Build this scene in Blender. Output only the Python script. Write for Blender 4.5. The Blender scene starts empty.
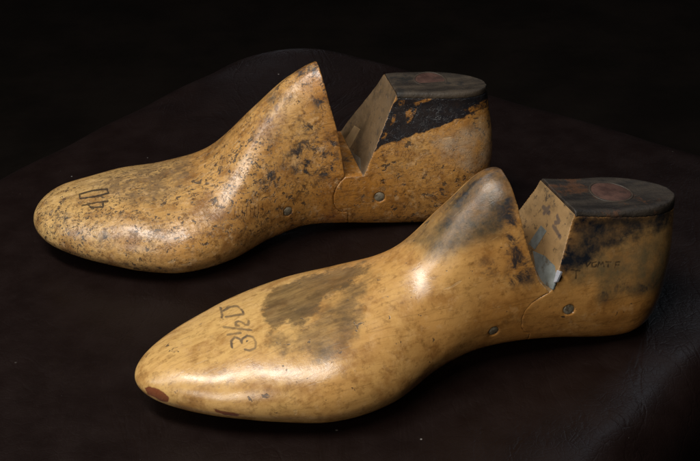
import bpy, bmesh, math, json
import numpy as np
from mathutils import Vector, Matrix
# ------------------------------------------------------------------ data (millimetres, measured in each last's own frame)
DATA = json.loads(r'''{"fit": {"front": {"L": 226.5209, "yaw": 0.3214, "zb": [8.458, 7.197, 5.526, 3.25, 1.112, 2.272, 6.759, 8.029, 6.963, 4.912, 1.757, 0.446, 4.652], "zt": [22.767, 24.259, 26.469, 31.463, 35.559, 40.133, 48.72, 66.065, 78.402, 65.926, 60.486, 57.882, 54.565], "W": [19.633, 23.177, 28.903, 36.304, 40.878, 36.897, 26.609, 22.305, 22.091, 22.735, 24.047, 24.273, 23.206], "c": [6.899, 6.215, 5.297, 3.206, 0.162, -1.989, -2.215, -2.071, -1.901, -2.783, -3.795, -4.349, -5.646], "rid": [0.0, 0.0, 0.0, 0.0, 2.0, 4.0, 4.0, 3.0, 2.0, 0.0, 0.0, 0.0, 0.0], "rec": [8.562, 7.212, 5.614, 2.995, 1.699, 1.42], "tx": -83.4533, "ty": -138.3717, "far": 0.15}, "back": {"L": 211.655, "yaw": 0.2025, "zb": [7.98, 7.239, 5.245, 2.224, 0.73, 1.284, 3.686, 4.838, 3.356, 1.393, 0.28, 0.708, 5.593], "zt": [23.536, 25.829, 27.448, 30.824, 32.205, 40.069, 60.21, 74.732, 81.199, 69.44, 67.652, 66.276, 64.51], "W": [27.751, 28.707, 32.097, 37.559, 39.999, 34.343, 24.207, 19.048, 17.834, 17.477, 18.53, 19.93, 21.364], "c": [11.171, 8.763, 6.116, 2.338, -1.651, -2.888, -1.324, -1.165, -2.346, -3.894, -5.559, -7.464, -10.908], "rid": [0.0, 0.0, 0.0, 0.0, 2.0, 4.0, 4.0, 3.0, 2.0, 0.0, 0.0, 0.0, 0.0], "rec": [7.934, 3.935, 0.007, -1.392, 0.085, 1.331], "tx": -143.3223, "ty": -14.4086, "far": 0.9}}, "decal": {"front": {"brown1": [[[61.5, 39.3], [73.4, 40.8], [89.1, 41.6], [100.3, 41.6], [93.1, 37.9], [83.3, 34.0], [76.6, 32.3], [72.2, 29.3], [68.3, 26.3], [63.0, 24.8], [59.4, 26.6], [53.6, 24.8], [52.0, 28.2], [52.9, 32.5], [56.9, 36.3]]], "brown2": [[[75.2, 31.8], [86.0, 35.4], [97.6, 38.1], [91.8, 32.2], [85.3, 23.9], [78.5, 15.9], [70.0, 11.1], [63.5, 11.0], [60.4, 15.3], [53.8, 17.4], [49.5, 20.1], [51.9, 23.7], [58.4, 23.1], [66.9, 25.1]]], "grey": [[[115.1, 47.3], [128.6, 59.1], [145.6, 71.2], [150.3, 73.8], [156.1, 67.4], [152.6, 54.7], [143.2, 41.7], [131.5, 40.3], [122.1, 38.4], [116.4, 40.4]]], "blot": [[[127.4, 55.8], [137.2, 63.3], [146.2, 68.5], [151.1, 69.0], [150.0, 66.1], [143.8, 64.6], [135.6, 59.3], [127.1, 52.5]], [[182.4, 14.2], [189.3, 13.9], [196.3, 11.9], [196.2, 9.5], [187.4, 10.2], [184.0, 7.3], [182.3, 9.3]], [[199.9, 11.1], [208.4, 9.3], [207.4, 6.6], [199.9, 8.3]], [[145.0, 61.0], [149.8, 59.2], [151.5, 49.0], [153.8, 34.7], [156.3, 20.2], [144.3, 21.7], [144.9, 36.6], [144.5, 50.4]], [[135.1, 34.0], [140.1, 32.9], [139.9, 27.4], [135.2, 28.4]]], "dark": [[[173.8, 44.7], [222.1, 41.0], [221.6, 31.3], [209.2, 30.4], [199.6, 31.5], [191.6, 28.4], [185.4, 28.1], [179.9, 25.2], [172.7, 21.9], [164.3, 22.1], [170.0, 37.3]], [[198.6, 30.9], [200.5, 31.4], [201.6, 29.5], [200.6, 28.1], [198.8, 28.5]]], "heelgrey": [[[176.3, 39.9], [221.1, 39.1], [218.5, 16.3], [212.3, 5.0], [193.1, 8.5], [182.3, 8.5], [181.7, 16.8], [170.8, 17.5], [168.9, 26.7]]], "red": [[[2.0, 13.2], [3.8, 13.4], [6.0, 12.3], [8.0, 10.4], [9.3, 8.2], [8.9, 6.6], [6.4, 7.8], [4.9, 9.2], [2.8, 10.7]], [[23.5, 1.5], [26.4, 0.0], [30.7, -1.7], [32.7, -2.5], [31.8, -3.2], [27.8, -2.2], [24.4, -0.1]]], "ink": [[[40.1, 35.8], [38.2, 32.4]], [[40.1, 34.8], [43.1, 35.6], [45.6, 35.5], [46.3, 33.8], [46.1, 32.6]], [[39.7, 32.5], [45.8, 32.4]], [[37.1, 29.2], [45.7, 26.4]], [[37.0, 26.4], [41.6, 26.2]], [[42.2, 28.6], [41.4, 29.1], [41.7, 30.0], [43.0, 30.3], [43.9, 29.8], [44.5, 28.7], [45.4, 28.4], [46.4, 29.7]], [[36.5, 21.9], [37.1, 24.0], [39.1, 25.1], [40.4, 24.1], [40.4, 22.7], [41.0, 24.0], [43.3, 24.9], [45.0, 24.0], [45.2, 22.1], [44.0, 20.1], [41.9, 19.6], [40.4, 20.3]]], "ink2": [[[177.3, 25.0], [177.5, 22.9], [179.4, 24.5]], [[181.5, 24.1], [179.8, 24.0], [179.6, 22.5], [181.3, 22.1], [181.4, 22.9]], [[182.1, 21.9], [182.7, 23.8], [183.5, 22.4], [184.4, 23.4], [184.7, 21.4]], [[185.7, 23.2], [187.9, 22.7]], [[186.8, 22.9], [186.4, 21.0]], [[189.3, 20.0], [190.0, 22.2], [191.8, 21.9]], [[189.9, 21.1], [191.2, 20.8]], [[170.7, 23.2], [174.4, 22.0]], [[172.8, 22.3], [172.5, 19.1]]], "face": {"plate": [[164.5, -2.6, 38.9], [165.5, -11.4, 41.2], [165.6, -20.0, 41.4], [164.1, -24.5, 37.9], [162.5, -25.0, 34.0], [161.9, -17.5, 32.5], [162.6, -9.5, 34.3]], "strap": [[164.7, 2.5, 39.3], [168.7, -0.7, 49.0], [168.8, -6.0, 49.1], [164.9, -3.6, 39.8]], "mark1": [[171.2, 2.9, 54.9], [171.2, -2.5, 55.0]], "mark1b": [[171.9, -0.9, 56.7], [170.6, 0.6, 53.5]], "mark2": [[171.8, -8.2, 56.5], [171.3, -11.0, 55.3], [170.7, -8.9, 53.9]], "mark3": [[170.1, -8.4, 52.4], [169.7, -15.5, 51.3]], "corner": [[165.5, -22.8, 41.2], [165.8, -25.7, 41.9], [164.0, -25.6, 37.6], [163.5, -24.1, 36.4]]}}, "back": {"brown1": [], "brown2": [[[23.3, 32.4], [47.3, 36.7], [75.4, 38.0], [75.8, 30.5], [66.8, 22.3], [57.0, 18.2], [43.6, 18.3], [36.6, 24.2]]], "grey": [], "blot": [[[115.4, 33.0], [122.3, 36.6], [133.9, 35.8], [138.8, 29.8], [138.8, 18.2], [128.7, 17.8], [118.7, 21.0]], [[121.6, 46.4], [131.2, 44.2], [132.3, 37.8], [122.6, 39.2]], [[128.8, 70.3], [135.3, 68.9], [134.0, 59.8], [128.1, 60.8]], [[115.9, 29.4], [138.9, 40.4], [139.7, 29.7], [129.9, 21.2], [120.5, 20.7]], [[124.7, 67.5], [129.5, 69.5], [128.9, 65.3], [124.1, 62.5]], [[103.3, 24.8], [109.7, 23.9], [108.9, 17.8], [102.5, 18.6]], [[129.9, 55.9], [135.4, 54.2], [136.0, 47.0], [130.9, 49.5]], [[9.1, 21.0], [15.3, 20.0], [15.4, 14.4], [10.2, 15.3]], [[28.3, 11.6], [31.6, 10.1], [33.1, 2.7], [28.1, 4.4]]], "dark": [[[168.0, 49.9], [177.3, 48.6], [211.7, 49.0], [211.1, 40.0], [202.2, 37.4], [190.0, 34.5], [176.3, 32.0], [167.1, 30.2], [158.8, 28.8], [154.6, 26.2], [160.6, 39.2]]], "heelgrey": [[[180.5, 28.3], [204.6, 35.0], [210.2, 29.2], [208.2, 15.7], [198.2, 12.3], [184.4, 18.8]]], "red": [[[129.8, 2.2], [140.9, 0.6], [141.3, -3.5], [130.1, -1.9]]], "chip": [[[170.3, 42.2], [173.1, 43.6], [175.7, 42.8], [174.7, 40.7], [172.7, 37.9], [170.8, 36.8]], [[167.4, 47.4], [170.5, 47.4], [170.0, 45.3], [167.8, 45.2]], [[174.1, 45.6], [179.4, 46.6], [183.5, 46.9], [181.6, 45.4], [175.3, 44.1]], [[164.8, 41.7], [166.2, 41.9], [165.5, 38.5], [163.1, 37.0]], [[160.2, 34.8], [162.0, 34.1], [160.4, 31.7], [158.6, 31.9]], [[196.9, 39.4], [210.7, 43.6], [210.8, 40.0], [199.7, 37.7]]], "ink": [[[22.7, 27.4], [28.7, 28.2], [35.0, 27.9], [35.3, 25.8], [29.1, 25.2], [22.4, 25.3], [22.4, 27.5]], [[22.8, 21.9], [29.1, 22.3], [34.5, 22.1]], [[25.5, 21.9], [26.6, 20.3], [31.9, 19.8], [32.3, 22.3]]], "ink2": [[[164.5, 25.3], [164.4, 23.5], [165.7, 23.3], [165.8, 25.1], [164.5, 25.3]], [[166.7, 24.9], [168.1, 24.7], [167.0, 22.6]], [[169.4, 24.5], [169.3, 22.3]], [[170.8, 24.3], [172.1, 23.7], [170.6, 22.1], [172.0, 21.9]], [[88.8, 10.6], [88.5, 8.8]], [[88.4, 8.4], [88.1, 6.6]], [[90.6, 10.6], [90.3, 8.8]], [[90.2, 8.4], [90.0, 6.6]], [[92.4, 10.5], [92.2, 8.8]], [[92.1, 8.3], [91.8, 6.6]], [[94.3, 10.5], [94.0, 8.7]], [[94.0, 8.3], [93.7, 6.5]], [[96.1, 10.5], [95.9, 8.7]], [[95.8, 8.3], [95.6, 6.5]], [[98.0, 10.4], [97.8, 8.7]], [[97.7, 8.2], [97.5, 6.5]], [[99.9, 10.4], [99.7, 8.6]], [[99.6, 8.2], [99.4, 6.4]], [[101.8, 10.4], [101.6, 8.6]], [[101.6, 8.2], [101.4, 6.4]]], "face": {"plate": [[147.5, 18.5, 24.2], [149.9, 11.1, 29.6], [151.8, -8.3, 33.8], [150.0, -17.3, 29.8], [146.3, -1.3, 21.6], [146.3, 5.0, 21.5]], "strap": [[149.2, 18.9, 28.0], [154.4, 14.2, 39.6], [155.3, 5.4, 41.6], [150.6, 7.7, 31.2]]}}}}''')
MM = 0.001
scene = bpy.context.scene
col = scene.collection
np.random.seed(3)

# ------------------------------------------------------------------ body shape
F_PX = 1495.
def pchip(xk,yk,x):
    xk=np.asarray(xk,float); yk=np.asarray(yk,float)
    h=np.diff(xk); d=np.diff(yk)/h
    m=np.zeros_like(yk); m[1:-1]=(d[:-1]*h[1:]+d[1:]*h[:-1])/(h[:-1]+h[1:])
    m[0]=d[0]; m[-1]=d[-1]
    i=np.clip(np.searchsorted(xk,x)-1,0,len(xk)-2)
    t=(x-xk[i])/h[i]
    return ((1+2*t)*(1-t)**2)*yk[i]+t*(1-t)**2*h[i]*m[i]+t*t*(3-2*t)*yk[i+1]+t*t*(t-1)*h[i]*m[i+1]
UK=np.array([0,.06,.12,.2,.3,.4,.5,.58,.66,.74,.82,.9,1.])
# half-section curves, param v 0..1: bottom centre -> edge -> side -> top centre ; (width fraction, height fraction)
V=np.array([0,.1,.2,.27,.34,.45,.56,.67,.78,.86,.93,1.])
FT=np.array([[0,.0],[.45,.005],[.73,.035],[.87,.11],[.965,.24],[1.0,.40],[.965,.57],[.86,.73],[.68,.865],[.46,.945],[.23,.985],[0,1.]])
FC=np.array([[0,.0],[.45,.005],[.78,.035],[.91,.10],[.985,.20],[1.0,.34],[.92,.51],[.80,.67],[.66,.81],[.50,.905],[.27,.97],[0,1.]])
FH=np.array([[0,.0],[.45,.005],[.74,.03],[.90,.10],[.985,.22],[1.0,.38],[.93,.56],[.80,.74],[.68,.90],[.62,1.0],[.3,1.0],[0,1.]])
def sm(a,b,x):
    t=np.clip((x-a)/(b-a),0,1); return t*t*(3-2*t)
def body(p,nu=150,nv=60):
    """p: dict L,zb,zt,W,c,rid(ridge offset), rec(list z-frac recess at back) -> (nu,2nv,3) local coords mm"""
    th=np.linspace(0,np.pi,nu); u=(1-np.cos(th))/2
    zb=pchip(UK,p['zb'],u); zt=pchip(UK,p['zt'],u); W=pchip(UK,p['W'],u); c=pchip(UK,p['c'],u)
    a=p.get('a',.14); b=p.get('b',.13)
    ea=np.where(u<a,(1-(1-np.minimum(u/a,1))**2.2)**(1/2.),1)
    eb=np.where(u>1-b,(1-(1-np.minimum((1-u)/b,1))**2.2)**(1/2.),1)
    Wf=W*ea*eb
    zm=zb+(zt-zb)*.42
    eh=np.where(u<a*.6,(1-(1-np.minimum(u/(a*.6),1))**2)**.5,1)
    ez=np.where(u>1-.03,(1-(1-np.minimum((1-u)/.03,1))**2)**.5,1); ez=.85+.15*ez
    zbb=zm+(zb-zm)*eh; ztt=zm+(zt-zm)*eh
    v=np.linspace(0,1,nv)
    def cur(T): return np.stack([pchip(V,T[:,0],v),pchip(V,T[:,1],v)],-1)
    ft,fc,fh=cur(FT),cur(FC),cur(FH)
    k1=sm(.3,.55,u)[:,None]; k2=sm(.66,.76,u)[:,None]
    fw=(ft[None,:,0]*(1-k1)+fc[None,:,0]*k1)*(1-k2)+fh[None,:,0]*k2
    fz=(ft[None,:,1]*(1-k1)+fc[None,:,1]*k1)*(1-k2)+fh[None,:,1]*k2
    z=zbb[:,None]+(ztt-zbb)[:,None]*fz
    rid=pchip(UK,p['rid'],u)
    out=[]
    for sgn in (-1,1):
        far=(p.get('far',0.) if sgn>0 else 0.)*(sm(.45,.66,u)*(1-sm(.86,.99,u)))[:,None]*(1-fz**2)
        y=c[:,None]+sgn*Wf[:,None]*fw*(1+far) + rid[:,None]*fz**1.5
        s=np.repeat((u*p['L'])[:,None],nv,1)
        # back warp
        k=sm(.78,1.0,u)[:,None]
        rec=pchip([0,.12,.3,.55,.8,1.],p['rec'],np.clip(fz,0,1))
        s=s-rec*k
        out.append(np.stack([s,y,z],-1))
    near,far=out
    ring=np.concatenate([near,far[:,::-1][:,1:-1]],1)
    return ring


# ------------------------------------------------------------------ helpers
def obj_from(name, V3, faces, mat=None, parent=None, smooth=True, loc=None):
    me = bpy.data.meshes.new(name)
    me.from_pydata([tuple(v) for v in V3], [], faces)
    me.update()
    if smooth:
        me.polygons.foreach_set('use_smooth', [True]*len(me.polygons))
    o = bpy.data.objects.new(name, me); col.objects.link(o)
    if mat: me.materials.append(mat)
    if parent: o.parent = parent
    if loc: o.location = loc
    return o

def fix_normals(me):
    bm = bmesh.new(); bm.from_mesh(me)
    bmesh.ops.recalc_face_normals(bm, faces=bm.faces); bm.to_mesh(me); bm.free()

def body_mesh(p, nu=240, nv=64):
    R = body(p, nu, nv); n, m = R.shape[:2]
    V3 = R.reshape(-1, 3)
    F = [(i*m+j, (i+1)*m+j, (i+1)*m+(j+1) % m, i*m+(j+1) % m) for i in range(n-1) for j in range(m)]
    F.append(tuple(range(m))); F.append(tuple(reversed(range((n-1)*m, n*m))))
    me = bpy.data.meshes.new('tmp'); me.from_pydata([tuple(v) for v in V3*MM], [], F); me.update()
    bm = bmesh.new(); bm.from_mesh(me)
    bmesh.ops.remove_doubles(bm, verts=bm.verts, dist=1e-6)
    bmesh.ops.recalc_face_normals(bm, faces=bm.faces); bm.to_mesh(me); bm.free()
    return me

def prism_mesh(poly, y0=-70, y1=70):
    n = len(poly)
    V3 = [(s*MM, y0*MM, z*MM) for s, z in poly] + [(s*MM, y1*MM, z*MM) for s, z in poly]
    F = [tuple(range(n)), tuple(reversed(range(n, 2*n)))] + [(i, (i+1) % n, n+(i+1) % n, n+i) for i in range(n)]
    me = bpy.data.meshes.new('tmp'); me.from_pydata(V3, [], F); fix_normals(me); return me

def cyl_mesh(cx, cz, r, y0, y1, k=32):
    return prism_mesh([(cx+r*math.cos(2*math.pi*i/k), cz+r*math.sin(2*math.pi*i/k)) for i in range(k)], y0, y1)

def evaluated(o):
    dg = bpy.context.evaluated_depsgraph_get(); dg.update()
    return bpy.data.meshes.new_from_object(o.evaluated_get(dg))

def carve(me, ops, voxel=.00045, smooth=2, final=True):
    """boolean ops [(kind, mesh)] then an even remesh so edges are slightly worn"""
    o = bpy.data.objects.new('tmp', me); col.objects.link(o); tmp = []
    for kind, cm in ops:
        c = bpy.data.objects.new('tmpc', cm); col.objects.link(c); tmp.append(c)
        b = o.modifiers.new('b', 'BOOLEAN'); b.operation = kind; b.object = c; b.solver = 'EXACT'
    if final:
        r = o.modifiers.new('r', 'REMESH'); r.mode = 'VOXEL'; r.voxel_size = voxel; r.use_smooth_shade = True
        s = o.modifiers.new('s', 'SMOOTH'); s.factor = .5; s.iterations = smooth
    m2 = evaluated(o)
    for c in tmp+[o]: bpy.data.objects.remove(c)
    return m2

def sdf(P, poly, closed=True):
    """signed distance of 2-D points to a polygon (negative inside) or to a polyline"""
    poly = np.asarray(poly, float); n = len(poly)
    d = np.full(len(P), 1e9); inside = np.zeros(len(P), bool)
    for i in range(n if closed else n-1):
        a = poly[i]; b = poly[(i+1) % n]; e = b-a
        t = np.clip(((P-a)@e)/(e@e+1e-12), 0, 1); q = P-(a+t[:, None]*e)
        d = np.minimum(d, np.hypot(q[:, 0], q[:, 1]))
        if closed:
            c = ((a[1] > P[:, 1]) != (b[1] > P[:, 1])) & (P[:, 0] < (b[0]-a[0])*(P[:, 1]-a[1])/(b[1]-a[1]+1e-12)+a[0])
            inside ^= c
    return np.where(inside, -d, d) if closed else d

def union(P, polys, closed=True):
    d = np.full(len(P), 20.)
    for q in polys: d = np.minimum(d, sdf(P, q, closed))
    return d

def paint(me, D, face_plane=None):
    """stores the shape of each stain, paint patch and inked sign as distance fields fixed to the wood"""
    n = len(me.vertices); co = np.empty(n*3, 'f'); me.vertices.foreach_get('co', co); co = co.reshape(-1, 3)/MM
    nr = np.empty(n*3, 'f'); me.vertices.foreach_get('normal', nr); nr = nr.reshape(-1, 3)
    A = math.radians(30)
    P = np.stack([co[:, 0], co[:, 1]*math.sin(A)+co[:, 2]*math.cos(A)], -1).astype(float)
    back = (nr[:, 1]*(-math.cos(A))+nr[:, 2]*math.sin(A)) < -.05      # other side of the last
    cut = np.zeros(n)
    if face_plane is not None:
        (s1, z1), (s2, z2), side = face_plane
        L = math.hypot(s1-s2, z1-z2); dd = ((co[:, 0]-s2)*(z1-z2)-(co[:, 2]-z2)*(s1-s2))/L
        fn = nr[:, 0]*(z1-z2)/L-nr[:, 2]*(s1-s2)/L
        cut = ((np.abs(dd) < 1.0) & (fn*side > .75) & (co[:, 2] > z2-1)).astype(float)
    def put(name, vals):
        a = me.attributes.new(name, 'FLOAT', 'POINT'); a.data.foreach_set('value', np.asarray(vals, 'f'))
    for k in ('brown1', 'brown2', 'grey', 'blot', 'dark', 'heelgrey', 'red', 'chip'):
        d = union(P, D.get(k, [])); d = np.where(back | (cut > .5), 20., d); put(k, np.clip(d, -20, 20))
    ink = union(P, D['ink'], False); ink2 = union(P, D['ink2'], False)
    ink = np.where(back | (cut > .5), 20., ink); ink2 = np.where(back | (cut > .5), 20., ink2)
    fi = np.full(n, 20.)
    if face_plane is not None:
        Q = np.stack([co[:, 1], co[:, 2]], -1).astype(float)
        for k, v in D['face'].items():
            if k.startswith('mark'): fi = np.minimum(fi, sdf(Q, [(q[1], q[2]) for q in v], False))
        fi = np.where(cut > .5, fi, 20.)
    put('ink', ink); put('ink2', ink2); put('faceink', fi); put('cutface', cut)

# ------------------------------------------------------------------ node helpers
class NT:
    def __init__(s, name):
        s.m = bpy.data.materials.new(name); s.m.use_nodes = True; s.t = s.m.node_tree
        s.t.nodes.clear(); s.out = s.n('ShaderNodeOutputMaterial'); s.b = s.n('ShaderNodeBsdfPrincipled')
        s.l(s.b.outputs[0], s.out.inputs[0]); s.co = s.n('ShaderNodeTexCoord').outputs['Object']
    def n(s, t, **k):
        x = s.t.nodes.new(t)
        for a, b in k.items(): setattr(x, a, b)
        return x
    def l(s, a, b): s.t.links.new(a, b)
    def inp(s, sock, v):
        if isinstance(v, bpy.types.NodeSocket): s.l(v, sock)
        elif v is not None: sock.default_value = v
    def math(s, op, a, b=None, c=None, clamp=False):
        x = s.n('ShaderNodeMath', operation=op, use_clamp=clamp)
        s.inp(x.inputs[0], a); s.inp(x.inputs[1], b); s.inp(x.inputs[2], c); return x.outputs[0]
    def noise(s, scale, detail=4, rough=.55, stretch=None, dist=0., off=0):
        v = s.co
        mp = s.n('ShaderNodeMapping'); s.l(v, mp.inputs[0]); mp.inputs[1].default_value = (off, off*.7, off*1.3)
        if stretch: mp.inputs[3].default_value = stretch
        x = s.n('ShaderNodeTexNoise'); s.l(mp.outputs[0], x.inputs['Vector'])
        x.inputs['Scale'].default_value = scale; x.inputs['Detail'].default_value = detail
        x.inputs['Roughness'].default_value = rough; x.inputs['Distortion'].default_value = dist
        return x.outputs[0]
    def voro(s, scale, feature='F1', off=0, rnd=1.):
        mp = s.n('ShaderNodeMapping'); s.l(s.co, mp.inputs[0]); mp.inputs[1].default_value = (off, off, off)
        x = s.n('ShaderNodeTexVoronoi', feature=feature); s.l(mp.outputs[0], x.inputs['Vector']); x.inputs['Scale'].default_value = scale
        x.inputs['Randomness'].default_value = rnd
        return x.outputs['Distance']
    def step(s, v, a, b):       # smooth 0..1 between a and b
        x = s.n('ShaderNodeMapRange', interpolation_type='SMOOTHSTEP'); s.inp(x.inputs[0], v)
        s.inp(x.inputs[1], a); s.inp(x.inputs[2], b); return x.outputs[0]
    def rng(s, v, a, b, c, d):
        x = s.n('ShaderNodeMapRange'); s.inp(x.inputs[0], v)
        for i, q in enumerate((a, b, c, d)): x.inputs[i+1].default_value = q
        return x.outputs[0]
    def mix(s, f, a, b, mode='MIX'):
        x = s.n('ShaderNodeMix', data_type='RGBA', blend_type=mode); s.inp(x.inputs[0], f)
        for i, q in ((6, a), (7, b)):
            if isinstance(q, tuple): q = (*q, 1)
            s.inp(x.inputs[i], q)
        return x.outputs[2]
    def attr(s, name):
        return s.n('ShaderNodeAttribute', attribute_name=name).outputs['Fac']
    def bump(s, h, strength=.3, dist=.0004, normal=None):
        x = s.n('ShaderNodeBump'); x.inputs['Strength'].default_value = strength; x.inputs['Distance'].default_value = dist
        s.l(h, x.inputs['Height'])
        if normal is not None: s.l(normal, x.inputs['Normal'])
        return x.outputs[0]

def wood(name, light, orange, deep, speck, rough, mottle, blotcol=(.020, .023, .029), cutcol=(.33, .205, .09), orange_from=50, orange_to=175):
    t = NT(name); M, S = t.math, t.step
    sep = t.n('ShaderNodeSeparateXYZ'); t.l(t.co, sep.inputs[0]); x = sep.outputs[0]
    big = t.noise(22, 3, .5); mid = t.noise(75, 5, .62, off=.3); fine = t.noise(330, 4, .6, off=1.1)
    grain = t.noise(420, 3, .6, stretch=(.07, 1, 1), off=.5)
    along = t.rng(x, orange_from*MM, orange_to*MM, 0, 1)
    f1 = M('ADD', M('MULTIPLY', along, .85), t.rng(big, .3, .7, -.25, .35), clamp=True)
    c = t.mix(f1, light, orange)
    c = t.mix(M('MULTIPLY', S(mid, .46, .68), .65), c, deep)
    c = t.mix(M('MULTIPLY', S(grain, .45, .72), .34), c, deep)
    # shellac worn pale
    c = t.mix(M('MULTIPLY', S(t.noise(48, 6, .65, off=2.2), .55, .72), .35), c, tuple(min(1, v*1.25+.02) for v in light))
    c = t.mix(M('MULTIPLY', S(fine, .56, .74), .35), c, tuple(v*.45 for v in deep))
    # dark pits and specks
    sp = t.noise(210 if not mottle else 300, 3, .7, off=4.1, dist=.4); dens = t.noise(26, 3, .6, off=5.7)
    thr = t.rng(dens, .35, .7, .74-.04*speck, .66-.13*speck)
    spk = S(M('SUBTRACT', sp, thr), 0., .035)
    c = t.mix(M('MULTIPLY', spk, .85), c, (.045, .032, .022))
    c = t.mix(M('MULTIPLY', S(t.noise(230, 5, .75, off=12.), .52, .64), .38+.25*mottle), c, tuple(v*.55 for v in deep))
    c = t.mix(M('MULTIPLY', S(t.noise(180, 5, .75, off=14.), .54, .66), .22+.2*mottle), c, (min(1, light[0]*1.2), light[1]*1.25, light[2]*1.7))
    if mottle:
        m4 = t.noise(620, 4, .75, off=16., dist=.5); zone = M('MULTIPLY', t.rng(t.noise(24, 4, .6, off=17.), .42, .58, .04, 1.), t.rng(x, .128, .150, 1., .35))
        c = t.mix(M('MULTIPLY', S(m4, .53, .61), M('MULTIPLY', zone, .95)), c, (.055, .036, .022))
        m2 = t.noise(150, 6, .74, off=7.3, dist=.5)
        c = t.mix(M('MULTIPLY', S(m2, .53, .63), M('MULTIPLY', t.rng(t.noise(20, 3, .6, off=19.), .42, .58, .08, 1.), t.rng(x, .128, .150, .62, .22))), c, (.10, .062, .03))
        m3 = t.noise(60, 6, .7, off=9.3)
        c = t.mix(M('MULTIPLY', S(m3, .60, .68), .5*mottle), c, (.10, .085, .06))
    gl = t.noise(900, 3, .7, stretch=(.035, 1, .6), off=31.)
    c = t.mix(M('MULTIPLY', S(gl, .54, .68), .30 if not mottle else .35), c, tuple(v*.5 for v in deep))
    sc1 = S(t.noise(500, 2, .5, stretch=(.05, 1, .35), off=41., dist=.3), .70, .74)
    scr = sc1
    c = t.mix(M('MULTIPLY', scr, .18 if not mottle else .3), c, (.62, .50, .32))
    flake = M('ADD', M('MULTIPLY', S(m2, .56, .62), .8), M('MULTIPLY', S(m4, .55, .62), .5)) if mottle else None
    edge = t.noise(130, 6, .68, off=3.3); edge2 = t.noise(420, 4, .7, off=6.3); edge3 = t.noise(45, 5, .6, off=8.3)
    def field(nm, amp, soft, e=edge):
        d = M('ADD', t.attr(nm), M('MULTIPLY', M('SUBTRACT', e, .5), amp)); return S(d, soft, -soft)
    wornf = S(edge2, .40, .60)
    eb = M('ADD', M('MULTIPLY', edge, .65), M('MULTIPLY', edge2, .35)); streak = t.noise(260, 5, .7, stretch=(.25, 1, 1), off=61.)
    b1 = field('brown1', 11, 1.0, eb); c = t.mix(M('MULTIPLY', b1, M('MULTIPLY', t.rng(edge3, .35, .65, .98, .82), t.rng(streak, .35, .68, 1., .66))), c, (.092, .058, .026))
    c = t.mix(M('MULTIPLY', b1, M('MULTIPLY', S(t.noise(110, 6, .75, off=21., stretch=(.5, 1, 1)), .56, .68), .6)), c, (.30, .19, .08))
    b2 = field('brown2', 20, 3.2, eb); c = t.mix(M('MULTIPLY', b2, (M('MULTIPLY', t.rng(edge, .38, .62, .95, .62), t.rng(streak, .38, .64, 1., .62)) if not mottle else M('MULTIPLY', S(eb, .38, .58), .78))), c, (.12, .074, .034) if not mottle else (.17, .105, .055))
    g = field('grey', 9, 4.5, edge3); c = t.mix(M('MULTIPLY', g, M('MULTIPLY', t.rng(edge2, .3, .7, 1., .8), t.rng(edge, .36, .64, 1., .70))), c, (.030, .030, .022))
    hg = field('heelgrey', 8, 3., edge3); c = t.mix(M('MULTIPLY', hg, t.rng(edge, .36, .64, .95, .50) if not mottle else t.rng(edge, .38, .62, .1, .6)), c, (.125, .092, .045) if not mottle else (.46, .36, .25))
    r = field('red', 2.0 if not mottle else 9., .25 if not mottle else 3.); rr = M('MULTIPLY', r, .9 if not mottle else .35); c = t.mix(rr, c, (.15, .028, .012))
    dk = field('dark', 5. if mottle else 11., .35 if mottle else 3.0)
    dkk = M('MULTIPLY', dk, t.rng(edge2, .30, .72, 1., .97)) if mottle else M('MULTIPLY', dk, t.rng(edge, .38, .62, 1., .55))
    c = t.mix(dkk, c, (.010, .012, .017))
    ch = field('chip', 1.8, .3, edge2); c = t.mix(M('MULTIPLY', ch, M('MULTIPLY', wornf, .9)), c, tuple(v*.8 for v in orange))
    bl = M('MULTIPLY', field('blot', 7, 3.), S(t.noise(150 if not mottle else 210, 6, .72, off=1.7, dist=.5), .42 if not mottle else .46, .60)); c = t.mix(M('MULTIPLY', bl, .94), c, blotcol)
    i1 = M('ADD', t.attr('ink'), M('MULTIPLY', M('SUBTRACT', edge2, .5), .9)); im = S(i1, .62, .18)
    c = t.mix(M('MULTIPLY', im, t.rng(edge, .35, .65, .95, .5 if not mottle else .8)), c, (.025, .02, .018) if mottle else (.105, .075, .05))
    i2 = M('ADD', t.attr('ink2'), M('MULTIPLY', M('SUBTRACT', edge2, .5), .8)); im2 = S(i2, .45, .10)
    c = t.mix(M('MULTIPLY', im2, .40 if mottle else .78), c, (.10, .040, .022) if mottle else (.018, .014, .012))
    # bare sawn faces inside the cut
    cf = t.attr('cutface')
    bare = t.mix(M('MULTIPLY', S(t.noise(300, 4, .6, stretch=(1, .15, .15)), .4, .7), .5), cutcol, tuple(v*.62 for v in cutcol))
    bare = t.mix(M('MULTIPLY', S(t.noise(70, 5, .65, off=2.9), .45, .65), .6), bare, tuple(v*.30 for v in cutcol))
    bare = t.mix(M('MULTIPLY', S(t.noise(240, 6, .75, off=52.), .55, .64), .8), bare, (.05, .038, .028))
    fi = M('ADD', t.attr('faceink'), M('MULTIPLY', M('SUBTRACT', edge2, .5), 1.6))
    bare = t.mix(M('MULTIPLY', S(fi, 1.3, .5), .72), bare, (.055, .045, .05))
    c = t.mix(cf, c, bare)
    t.l(c, t.b.inputs['Base Color'])
    ro = M('ADD', t.rng(t.noise(160, 5, .65, off=1.9), .3, .7, rough-.09, rough+.12), M('MULTIPLY', spk, .2))
    ro = M('ADD', ro, M('MULTIPLY', M('ADD', b1, M('MULTIPLY', b2, .5)), .10))
    ro = M('ADD', ro, M('ADD', M('MULTIPLY', cf, .3), M('MULTIPLY', g, .10)))
    t.l(ro, t.b.inputs['Roughness'])
    t.b.inputs['Specular IOR Level'].default_value = .55
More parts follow.
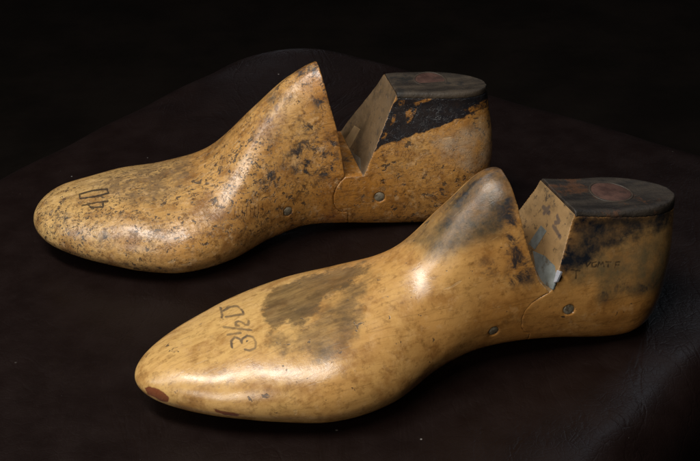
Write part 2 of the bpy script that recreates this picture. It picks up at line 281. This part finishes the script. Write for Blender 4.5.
    t.l(M('MULTIPLY', M('SUBTRACT', 1., M('MAXIMUM', cf, g)), .55 if not mottle else .4), t.b.inputs['Coat Weight']); t.b.inputs['Coat Roughness'].default_value = .30 if not mottle else .27
    h = M('ADD', M('ADD', M('MULTIPLY', t.noise(420, 5, .65, off=2.1), .5), M('MULTIPLY', t.noise(1300, 3, .7, off=71.), .30)), M('MULTIPLY', t.noise(120, 4, .6, off=3.9), .8))
    h = M('SUBTRACT', h, M('MULTIPLY', spk, .6))
    h = M('SUBTRACT', h, M('MULTIPLY', M('ADD', ch, r), .5)) if not mottle else h
    h = M('SUBTRACT', M('SUBTRACT', h, M('MULTIPLY', scr, .3)), M('MULTIPLY', S(gl, .56, .7), .12))
    if mottle: h = M('SUBTRACT', h, M('MULTIPLY', flake, .45))
    h = M('SUBTRACT', h, M('MULTIPLY', M('ADD', im, im2), .25))
    h2 = t.noise(34, 2, .5, off=5.1)
    n1 = t.bump(h2, .6, .0016)
    t.l(t.bump(h, .55 if mottle else .32, .0006 if mottle else .00045, n1), t.b.inputs['Normal'])
    return t.m

def simple(name, c1, c2, scale=200, rough=.5, metal=0., bump=.3, c3=None, stretch=None, bd=.0003, spec=.5):
    t = NT(name); n = t.noise(scale, 6, .65, stretch=stretch)
    c = t.mix(t.step(n, .35, .65), c1, c2)
    if c3: c = t.mix(t.math('MULTIPLY', t.step(t.noise(scale*.5, 6, .7, off=3.), .54, .64), .8), c, c3)
    t.l(c, t.b.inputs['Base Color'])
    t.l(t.rng(n, .3, .7, rough-.08, rough+.12), t.b.inputs['Roughness']); t.b.inputs['Metallic'].default_value = metal
    t.b.inputs['Specular IOR Level'].default_value = spec
    t.l(t.bump(t.noise(scale*2.2, 5, .7, off=1.), bump, bd), t.b.inputs['Normal'])
    return t.m

M_front = wood('varnished_maple_smooth', (.64, .395, .140), (.46, .200, .043), (.26, .105, .022), .25, .26, 0)
M_back = wood('varnished_maple_worn', (.62, .395, .152), (.47, .205, .040), (.18, .066, .014), 1., .26, 1., cutcol=(.155, .098, .048), orange_from=20, orange_to=150)
M_cap_f = simple('blackened_cap', (.014, .011, .009), (.038, .029, .021), 170, .5, c3=(.085, .036, .015), stretch=(.35, 1, 1), bump=.7, bd=.0006)
M_cap_b = simple('greyed_cap', (.020, .015, .011), (.055, .040, .026), 170, .55, c3=(.012, .011, .010), stretch=(.35, 1, 1), bump=.7, bd=.0006)
M_plug = simple('red_fibre_plug', (.045, .020, .015), (.085, .040, .028), 200, .6, c3=(.035, .018, .013))
M_ring = simple('worn_rim', (.055, .040, .028), (.03, .022, .016), 300, .5)
M_pin = simple('dull_steel_pin', (.40, .35, .26), (.20, .165, .11), 420, .36, .3, c3=(.09, .06, .035))
M_plate = simple('grey_hinge_steel', (.30, .34, .34), (.19, .215, .21), 160, .42, .2, c3=(.12, .095, .06))
M_strap = simple('grimy_hinge_strap', (.22, .25, .25), (.14, .15, .14), 160, .5, .1, c3=(.17, .12, .06))
M_plate_b = simple('tarnished_hinge_steel', (.19, .165, .13), (.11, .095, .075), 160, .42, .4, c3=(.08, .06, .045))
M_bright = simple('hinge_steel_with_highlight', (.72, .76, .85), (.55, .58, .65), 300, .3, .5)  # knuckle steel, its pale blue highlight painted into the colour
M_strap_b = simple('pale_wood_chip', (.36, .25, .13), (.28, .18, .09), 200, .5)

# ------------------------------------------------------------------ the two lasts
def make_last(key, label, mat, spec):
    p = DATA['fit'][key]; D = DATA['decal'][key]
    root = bpy.data.objects.new('shoe_last', None); col.objects.link(root)
    root.empty_display_size = .02
    root.location = (p['tx']*MM, p['ty']*MM, 0); root.rotation_euler = (0, 0, p['yaw'])
    root['label'] = label; root['category'] = 'shoe last'; root['group'] = 'wooden shoe lasts'
    base = body_mesh(p)
    fore, seam, hface, capline = spec['fore'], spec['seam'], spec['hface'], spec['cap']
    g = spec['gap']
    # forepart: everything toe-side of the cut line and the knuckle seam
    fp = [(-40, -40), (-40, 150)] + [(fore[0][0], 150)] + fore + seam + [(seam[-1][0], -40)]
    sh = [(s+g, z) for s, z in seam]
    top = capline                      # line under the leather cap
    hp = [(sh[-1][0], -40)] + sh[::-1] + hface + [(top[0][0], top[0][1]), (top[1][0], top[1][1]), (300, -40)]
    d = -.25
    cp = [(top[0][0], top[0][1]+d), (spec['capfront'][0], spec['capfront'][1])]+[(spec['capfront'][0]-1, 150), (300, 150), (top[1][0], top[1][1]+d)]
    pins = spec['pins']
    def yhole(s, z):
        # near-side skin position by ray cast on the base mesh
        o = bpy.data.objects.new('t', base); col.objects.link(o); bpy.context.view_layer.update()
        ok, loc, nrm, _ = o.ray_cast(Vector((s*MM, -.09, z*MM)), Vector((0, 1, 0)))
        bpy.data.objects.remove(o); return loc.y/MM, nrm
    hp_info = []
    for (s, z, r) in pins:
        y, nrm = yhole(s, z); hp_info.append((s, z, r, y, nrm))
    def hole(i):
        s, z, r, y, nrm = hp_info[i]; k = 32
        ax = -Vector(nrm); c0 = Vector((s, y, z)) - ax*4; c1 = Vector((s, y, z)) + ax*.9
        return tube_mesh(c0, c1, r)
    def tube_mesh(a, b, r, k=32):
        q = (b-a).to_track_quat('Z', 'Y'); V3 = []; 
        for e in (a, b):
            for i in range(k):
                v = q @ Vector((r*math.cos(2*math.pi*i/k), r*math.sin(2*math.pi*i/k), 0)) + e; V3.append(tuple(v*MM))
        F = [tuple(range(k)), tuple(reversed(range(k, 2*k)))]+[(i, (i+1) % k, k+(i+1) % k, k+i) for i in range(k)]
        me = bpy.data.meshes.new('tmp'); me.from_pydata(V3, [], F); fix_normals(me); return me
    def add(name, me, m):
        me.materials.clear(); me.materials.append(m)
        me.polygons.foreach_set('use_smooth', [True]*len(me.polygons))
        o = bpy.data.objects.new(name, me); col.objects.link(o); o.parent = root; return o
    f_me = carve(base.copy(), [('INTERSECT', prism_mesh(fp)), ('DIFFERENCE', hole(0))])
    paint(f_me, D, ((fore[0][0], fore[0][1]), (fore[-1][0], fore[-1][1]), -1)); add('forepart', f_me, mat)
    h_me = carve(base.copy(), [('INTERSECT', prism_mesh(hp)), ('DIFFERENCE', hole(1))])
    paint(h_me, D, (hface[-1], hface[0], -1))
    # heel face looks toe-ward: normal has negative s
    add('heel_part', h_me, mat)
    c_me = carve(base.copy(), [('INTERSECT', prism_mesh(cp))], voxel=.0004, smooth=1); cap = add('top_cap', c_me, spec['capmat'])
    print(key, 'verts', len(f_me.vertices), len(h_me.vertices), len(c_me.vertices))
    # plug let into the cap
    ps, py, pr = spec['plug']
    bpy.context.view_layer.update()
    def capz(s, y):
        ok, loc, nrm, _ = cap.ray_cast(Vector((s*MM, y*MM, .2)), Vector((0, 0, -1))); return loc/MM, nrm
    l0, n0 = capz(ps, py); l1, _ = capz(ps+6, py); l2, _ = capz(ps, py+5)
    nn = (l1-l0).cross(l2-l0).normalized()
    for nm, r0, r1, h0, h1, m, par in (('plug_rim', pr, pr+.9, -.6, .22, M_ring, None), ('plug', 0, pr-.05, -.6, .12, M_plug, None)):
        k = 48; q = nn.to_track_quat('Z', 'Y'); prof = [(r1, h0), (r1, h1-.12), (r1-.15, h1), (max(r0, .0)+(.15 if r0 else 0), h1), (r0, h1-.12), (r0, h0)] if r0 else [(r1, h0), (r1, h1-.1), (r1-.3, h1), (.01, h1+.05)]
        V3 = []; 
        for (rr, hh) in prof:
            for i in range(k):
                a = 2*math.pi*i/k; w = 1+.03*math.sin(3*a+1)
                V3.append(tuple((l0+q @ Vector((rr*w*math.cos(a), rr*w*math.sin(a), hh)))*MM))
        F = [(j*k+i, j*k+(i+1) % k, (j+1)*k+(i+1) % k, (j+1)*k+i) for j in range(len(prof)-1) for i in range(k)]
        if not r0: F.append(tuple((len(prof)-1)*k+i for i in range(k)))
        me = bpy.data.meshes.new(nm); me.from_pydata(V3, [], F); fix_normals(me)
        o = add(nm, me, m); o.parent = cap
    # pins
    for (s, z, r, y, nrm) in hp_info:
        ax = -Vector(nrm); c = Vector((s, y, z)); q = (-ax).to_track_quat('Z', 'Y'); k = 32
        prof = [(r*.90, -2.4), (r*.90, -.5), (r*.80, -.3), (r*.4, -.2), (.01, -.18)]; V3 = []
        for rr, hh in prof:
            for i in range(k):
                a = 2*math.pi*i/k; V3.append(tuple((c+q @ Vector((rr*math.cos(a), rr*math.sin(a), hh)))*MM))
        F = [(j*k+i, j*k+(i+1) % k, (j+1)*k+(i+1) % k, (j+1)*k+i) for j in range(len(prof)-1) for i in range(k)]
        F.append(tuple((len(prof)-1)*k+i for i in range(k)))
        me = bpy.data.meshes.new('hinge_pin'); me.from_pydata(V3, [], F); fix_normals(me); add('hinge_pin', me, M_pin)
    # steel on the heel side of the cut
    (s1, z1), (s2, z2) = hface[-1], hface[0]
    L = math.hypot(s1-s2, z1-z2); nx, nz = -(z1-z2)/L, (s1-s2)/L
    def onface(y, z, off):
        tt = (z-z2)/(z1-z2); return ((s2+(s1-s2)*tt+nx*off)*MM, y*MM, (z+nz*off)*MM)
    for nm, k, m, th in (('hinge_plate', 'plate', spec['plate'], .3), ('hinge_strap', 'strap', spec['strap'], .12), ('hinge_knuckle', 'corner', M_bright, .7)):
        if k not in D['face']: continue
        pts = [(q[1], q[2]) for q in D['face'][k]]
        bm = bmesh.new()
        vs = [bm.verts.new(onface(y, z, -.4)) for y, z in pts]; f = bm.faces.new(vs)
        ex = bmesh.ops.extrude_face_region(bm, geom=[f]); up = [v for v in ex['geom'] if isinstance(v, bmesh.types.BMVert)]
        bmesh.ops.translate(bm, verts=up, vec=(nx*(.4+th)*MM, 0, nz*(.4+th)*MM))
        bmesh.ops.recalc_face_normals(bm, faces=bm.faces)
        bmesh.ops.bevel(bm, geom=list(bm.edges), offset=.00015, segments=2, affect='EDGES')
        me = bpy.data.meshes.new(nm); bm.to_mesh(me); bm.free(); o = add(nm, me, m)
        me.polygons.foreach_set('use_smooth', [False]*len(me.polygons))
    return root

make_last('front', 'smooth amber wooden shoe last marked 3½D, dark brown patch on its instep', M_front, dict(
    fore=[(150.0, 84), (151.6, 76), (152.4, 65), (153.4, 56), (155.2, 47), (157.6, 38)],
    seam=[(161.6, 32.6), (158, 31.2), (154.2, 29.4), (151.4, 26.6), (150.2, 22.8), (150.4, 18.6), (152.0, 15.4), (154.6, 13.8), (155, 8)],
    hface=[(162.4, 33.6), (174.6, 63.2)], cap=[(174.3, 61.4), (260, 43.1)], capfront=(174.6, 63.0), gap=-.40,
    pins=[(138.2, 19.6, 2.3), (169.5, 23.2, 2.5)], plug=(198.5, -2.5, 8.2), capmat=M_cap_f, plate=M_plate, strap=M_strap))
make_last('back', 'speckled wooden shoe last marked 4D with a black painted heel band, farther back', M_back, dict(
    fore=[(134.4, 84), (135.6, 76), (137.2, 65), (139.4, 53), (140.4, 42)],
    seam=[(141.0, 31.2), (138.6, 29.2), (136.6, 26.2), (135.3, 22.4), (135.3, 18.4), (136.2, 15.4), (138.2, 13.4), (142.0, 12.6), (142.3, 4)],
    hface=[(149.6, 30.8), (167.4, 68.6)], cap=[(166.9, 66.0), (240, 59.7)], capfront=(167.3, 67.0), gap=.0,
    pins=[(113.6, 19.1, 2.5), (156.5, 19.2, 2.7)], plug=(186.1, -3.7, 6.8), capmat=M_cap_b, plate=M_plate_b, strap=M_strap_b))

# ------------------------------------------------------------------ leather seat
def leather():
    t = NT('dark_brown_leather'); M, S = t.math, t.step
    v = t.voro(420, 'DISTANCE_TO_EDGE'); v2 = t.voro(150, 'DISTANCE_TO_EDGE', off=.4)
    n = t.noise(60, 5, .6); fold = t.noise(26, 4, .65, stretch=(1, .35, 1), dist=1.2, off=.6)
    c = t.mix(S(n, .3, .75), (.0062, .0031, .0026), (.0086, .0043, .0036))
    dust = t.voro(95, 'F1', off=.15); gate = t.noise(38, 2, .5, off=4.4)
    dm = M('MULTIPLY', S(dust, .060, .030), S(gate, .60, .66)); dust2 = t.voro(330, 'F1', off=.7); dm2 = M('MULTIPLY', S(dust2, .07, .03), M('MULTIPLY', S(t.noise(90, 2, .5, off=7.), .62, .70), .35))
    dd = M('MAXIMUM', dm, dm2)
    c = t.mix(M('MULTIPLY', dd, .7), c, (.30, .28, .26))
    t.l(c, t.b.inputs['Base Color'])
    t.l(M('ADD', t.rng(n, .3, .7, .34, .46), M('MULTIPLY', dd, .3)), t.b.inputs['Roughness']); t.b.inputs['Specular IOR Level'].default_value = .24
    crease = M('ABSOLUTE', M('SUBTRACT', fold, .5))
    n0 = t.bump(S(crease, 0, .035), .14, .0006)
    h = M('ADD', M('MULTIPLY', S(v, 0, .12), .5), M('MULTIPLY', S(v2, 0, .07), .6)); h = M('ADD', h, M('MULTIPLY', t.noise(700, 3, .6), .5))
    t.l(t.bump(h, .17, .0003, n0), t.b.inputs['Normal'])
    return t.m
def make_seat():
    # rounded slab: rows run over the top and down the sides
    a0, a1, b0, b1 = -330, 180, -199, 193       # extents along e1 (far) and e2 (right)
    e1 = np.array([.64, .768]); e2 = np.array([.768, -.64])
    R = 24.; RC = 66.; H = 110.
    def outline(inset, n=640):
        r = max(RC-inset, 6.); A0, A1, B0, B1 = a0+inset, a1-inset, b0+inset, b1-inset
        pts = []
        for cx, cy, th in ((A1-r, B1-r, 0), (A0+r, B1-r, 90), (A0+r, B0+r, 180), (A1-r, B0+r, 270)):
            for k in range(24):
                q = math.radians(th+k*90/23); pts.append((cx+r*math.cos(q), cy+r*math.sin(q)))
        P = np.array(pts+pts[:1]); d = np.r_[0, np.cumsum(np.hypot(*np.diff(P, axis=0).T))]
        s = np.linspace(0, d[-1], n, endpoint=False); return np.stack([np.interp(s, d, P[:, 0]), np.interp(s, d, P[:, 1])], -1)
    prof = [(0, -H), (0, -H*.6), (0, -R-8)] + [(R*(1-math.cos(q)), -R+R*math.sin(q)) for q in np.linspace(0, math.pi/2, 14)]
    N = 640; V3 = []; F = []
    rings = prof + [(x, 0) for x in np.linspace(R+6, 178, 34)]
    for inset, z in rings:
        o = outline(inset, N); w = o[:, :1]*e1+o[:, 1:]*e2
        # the padding sags a little from the middle and puckers along the edge
        u = (o[:, 0]-(a0+a1)/2)/((a1-a0)/2); v = (o[:, 1]-(b0+b1)/2)/((b1-b0)/2)
        dome = .35-3.2*np.clip((np.abs(u)-.35)/.65, 0, 1)**2.5-5.5*np.clip((np.abs(v)-.72)/.28, 0, 1)**2.2
        puck = .5*np.sin(o[:, 0]*.11+np.sin(o[:, 1]*.05)*2)*np.exp(-((inset-20)/16.)**2)
        zz = z+dome+puck; V3.append(np.concatenate([w, zz[:, None]], 1))
    V3 = np.concatenate(V3); n = len(rings)
    for j in range(n-1):
        for i in range(N): F.append((j*N+i, j*N+(i+1) % N, (j+1)*N+(i+1) % N, (j+1)*N+i))
    F.append(tuple((n-1)*N+i for i in range(N))); F.append(tuple(reversed(range(N))))
    o = obj_from('leather_seat', V3*MM, F, leather()); fix_normals(o.data); return o
seat = make_seat()
seat['label'] = 'dark brown leather seat cushion with rounded edges under both shoe lasts'; seat['category'] = 'cushion'
fl = obj_from('floor', [(-4, -3, -.5), (4, -3, -.5), (4, 5, -.5), (-4, 5, -.5)], [(0, 1, 2, 3)],
              simple('dark_floor', (.010, .007, .005), (.016, .011, .008), 6, .7, spec=.2), smooth=False)
fl['kind'] = 'structure'

# ------------------------------------------------------------------ light
def area(name, loc, target, size, power, colr, shape='DISK', size_y=None):
    l = bpy.data.lights.new(name, 'AREA'); l.energy = power; l.color = colr; l.shape = shape; l.size = size
    if size_y: l.size_y = size_y
    o = bpy.data.objects.new(name, l); col.objects.link(o); o.location = loc
    o.rotation_euler = (Vector(target)-Vector(loc)).to_track_quat('-Z', 'Y').to_euler(); return o
T0 = Vector((0, -.08, .02))
area('ceiling_lamp', T0+Vector((-.28, -.22, .91)), T0+Vector((-.06, 0, 0)), .85, 9.8, (1., .95, .87), 'RECTANGLE', .13)
area('camera_side_fill', T0+Vector((-.55, -.80, .42))*1.1, T0, .40, 3.4, (1., .91, .79))  # soft fill, added to brighten the sides facing the camera
area('left_window', T0+Vector((-.74, -.16, .66))*1.15, T0, .20, 2.9, (.88, .94, 1.), 'RECTANGLE', .75)
area('right_window', T0+Vector((.46, .55, .70))*1.7, T0, .40, 1.2, (.80, .88, 1.))
area('rear_window', T0+Vector((-.06, 1.0, .12))*1.7, T0+Vector((0,.25,0)), .12, .06, (.85, .90, 1.))
w = bpy.data.worlds.new('World'); scene.world = w; w.use_nodes = True
w.node_tree.nodes['Background'].inputs[0].default_value = (.5, .55, .7, 1); w.node_tree.nodes['Background'].inputs[1].default_value = .008

# ------------------------------------------------------------------ camera
cam = bpy.data.cameras.new('camera'); co = bpy.data.objects.new('camera', cam); col.objects.link(co); scene.camera = co
cam.sensor_width = 36; cam.lens = 36*F_PX/700.; cam.clip_start = .05; cam.clip_end = 50
EL = math.radians(30.5); RO = math.radians(2.6)
fw = Vector((0, math.cos(EL), -math.sin(EL))); r0 = Vector((1, 0, 0)); u0 = Vector((0, math.sin(EL), math.cos(EL)))
rt = r0*math.cos(RO)-u0*math.sin(RO); up = u0*math.cos(RO)+r0*math.sin(RO)
co.matrix_world = Matrix(((rt.x, up.x, -fw.x, 0), (rt.y, up.y, -fw.y, -.700*math.cos(EL)), (rt.z, up.z, -fw.z, .700*math.sin(EL)), (0, 0, 0, 1)))
scene.view_settings.view_transform = 'Standard'; scene.view_settings.look = 'None'; scene.view_settings.exposure = 0; scene.view_settings.gamma = 1
scene.render.engine = 'CYCLES'
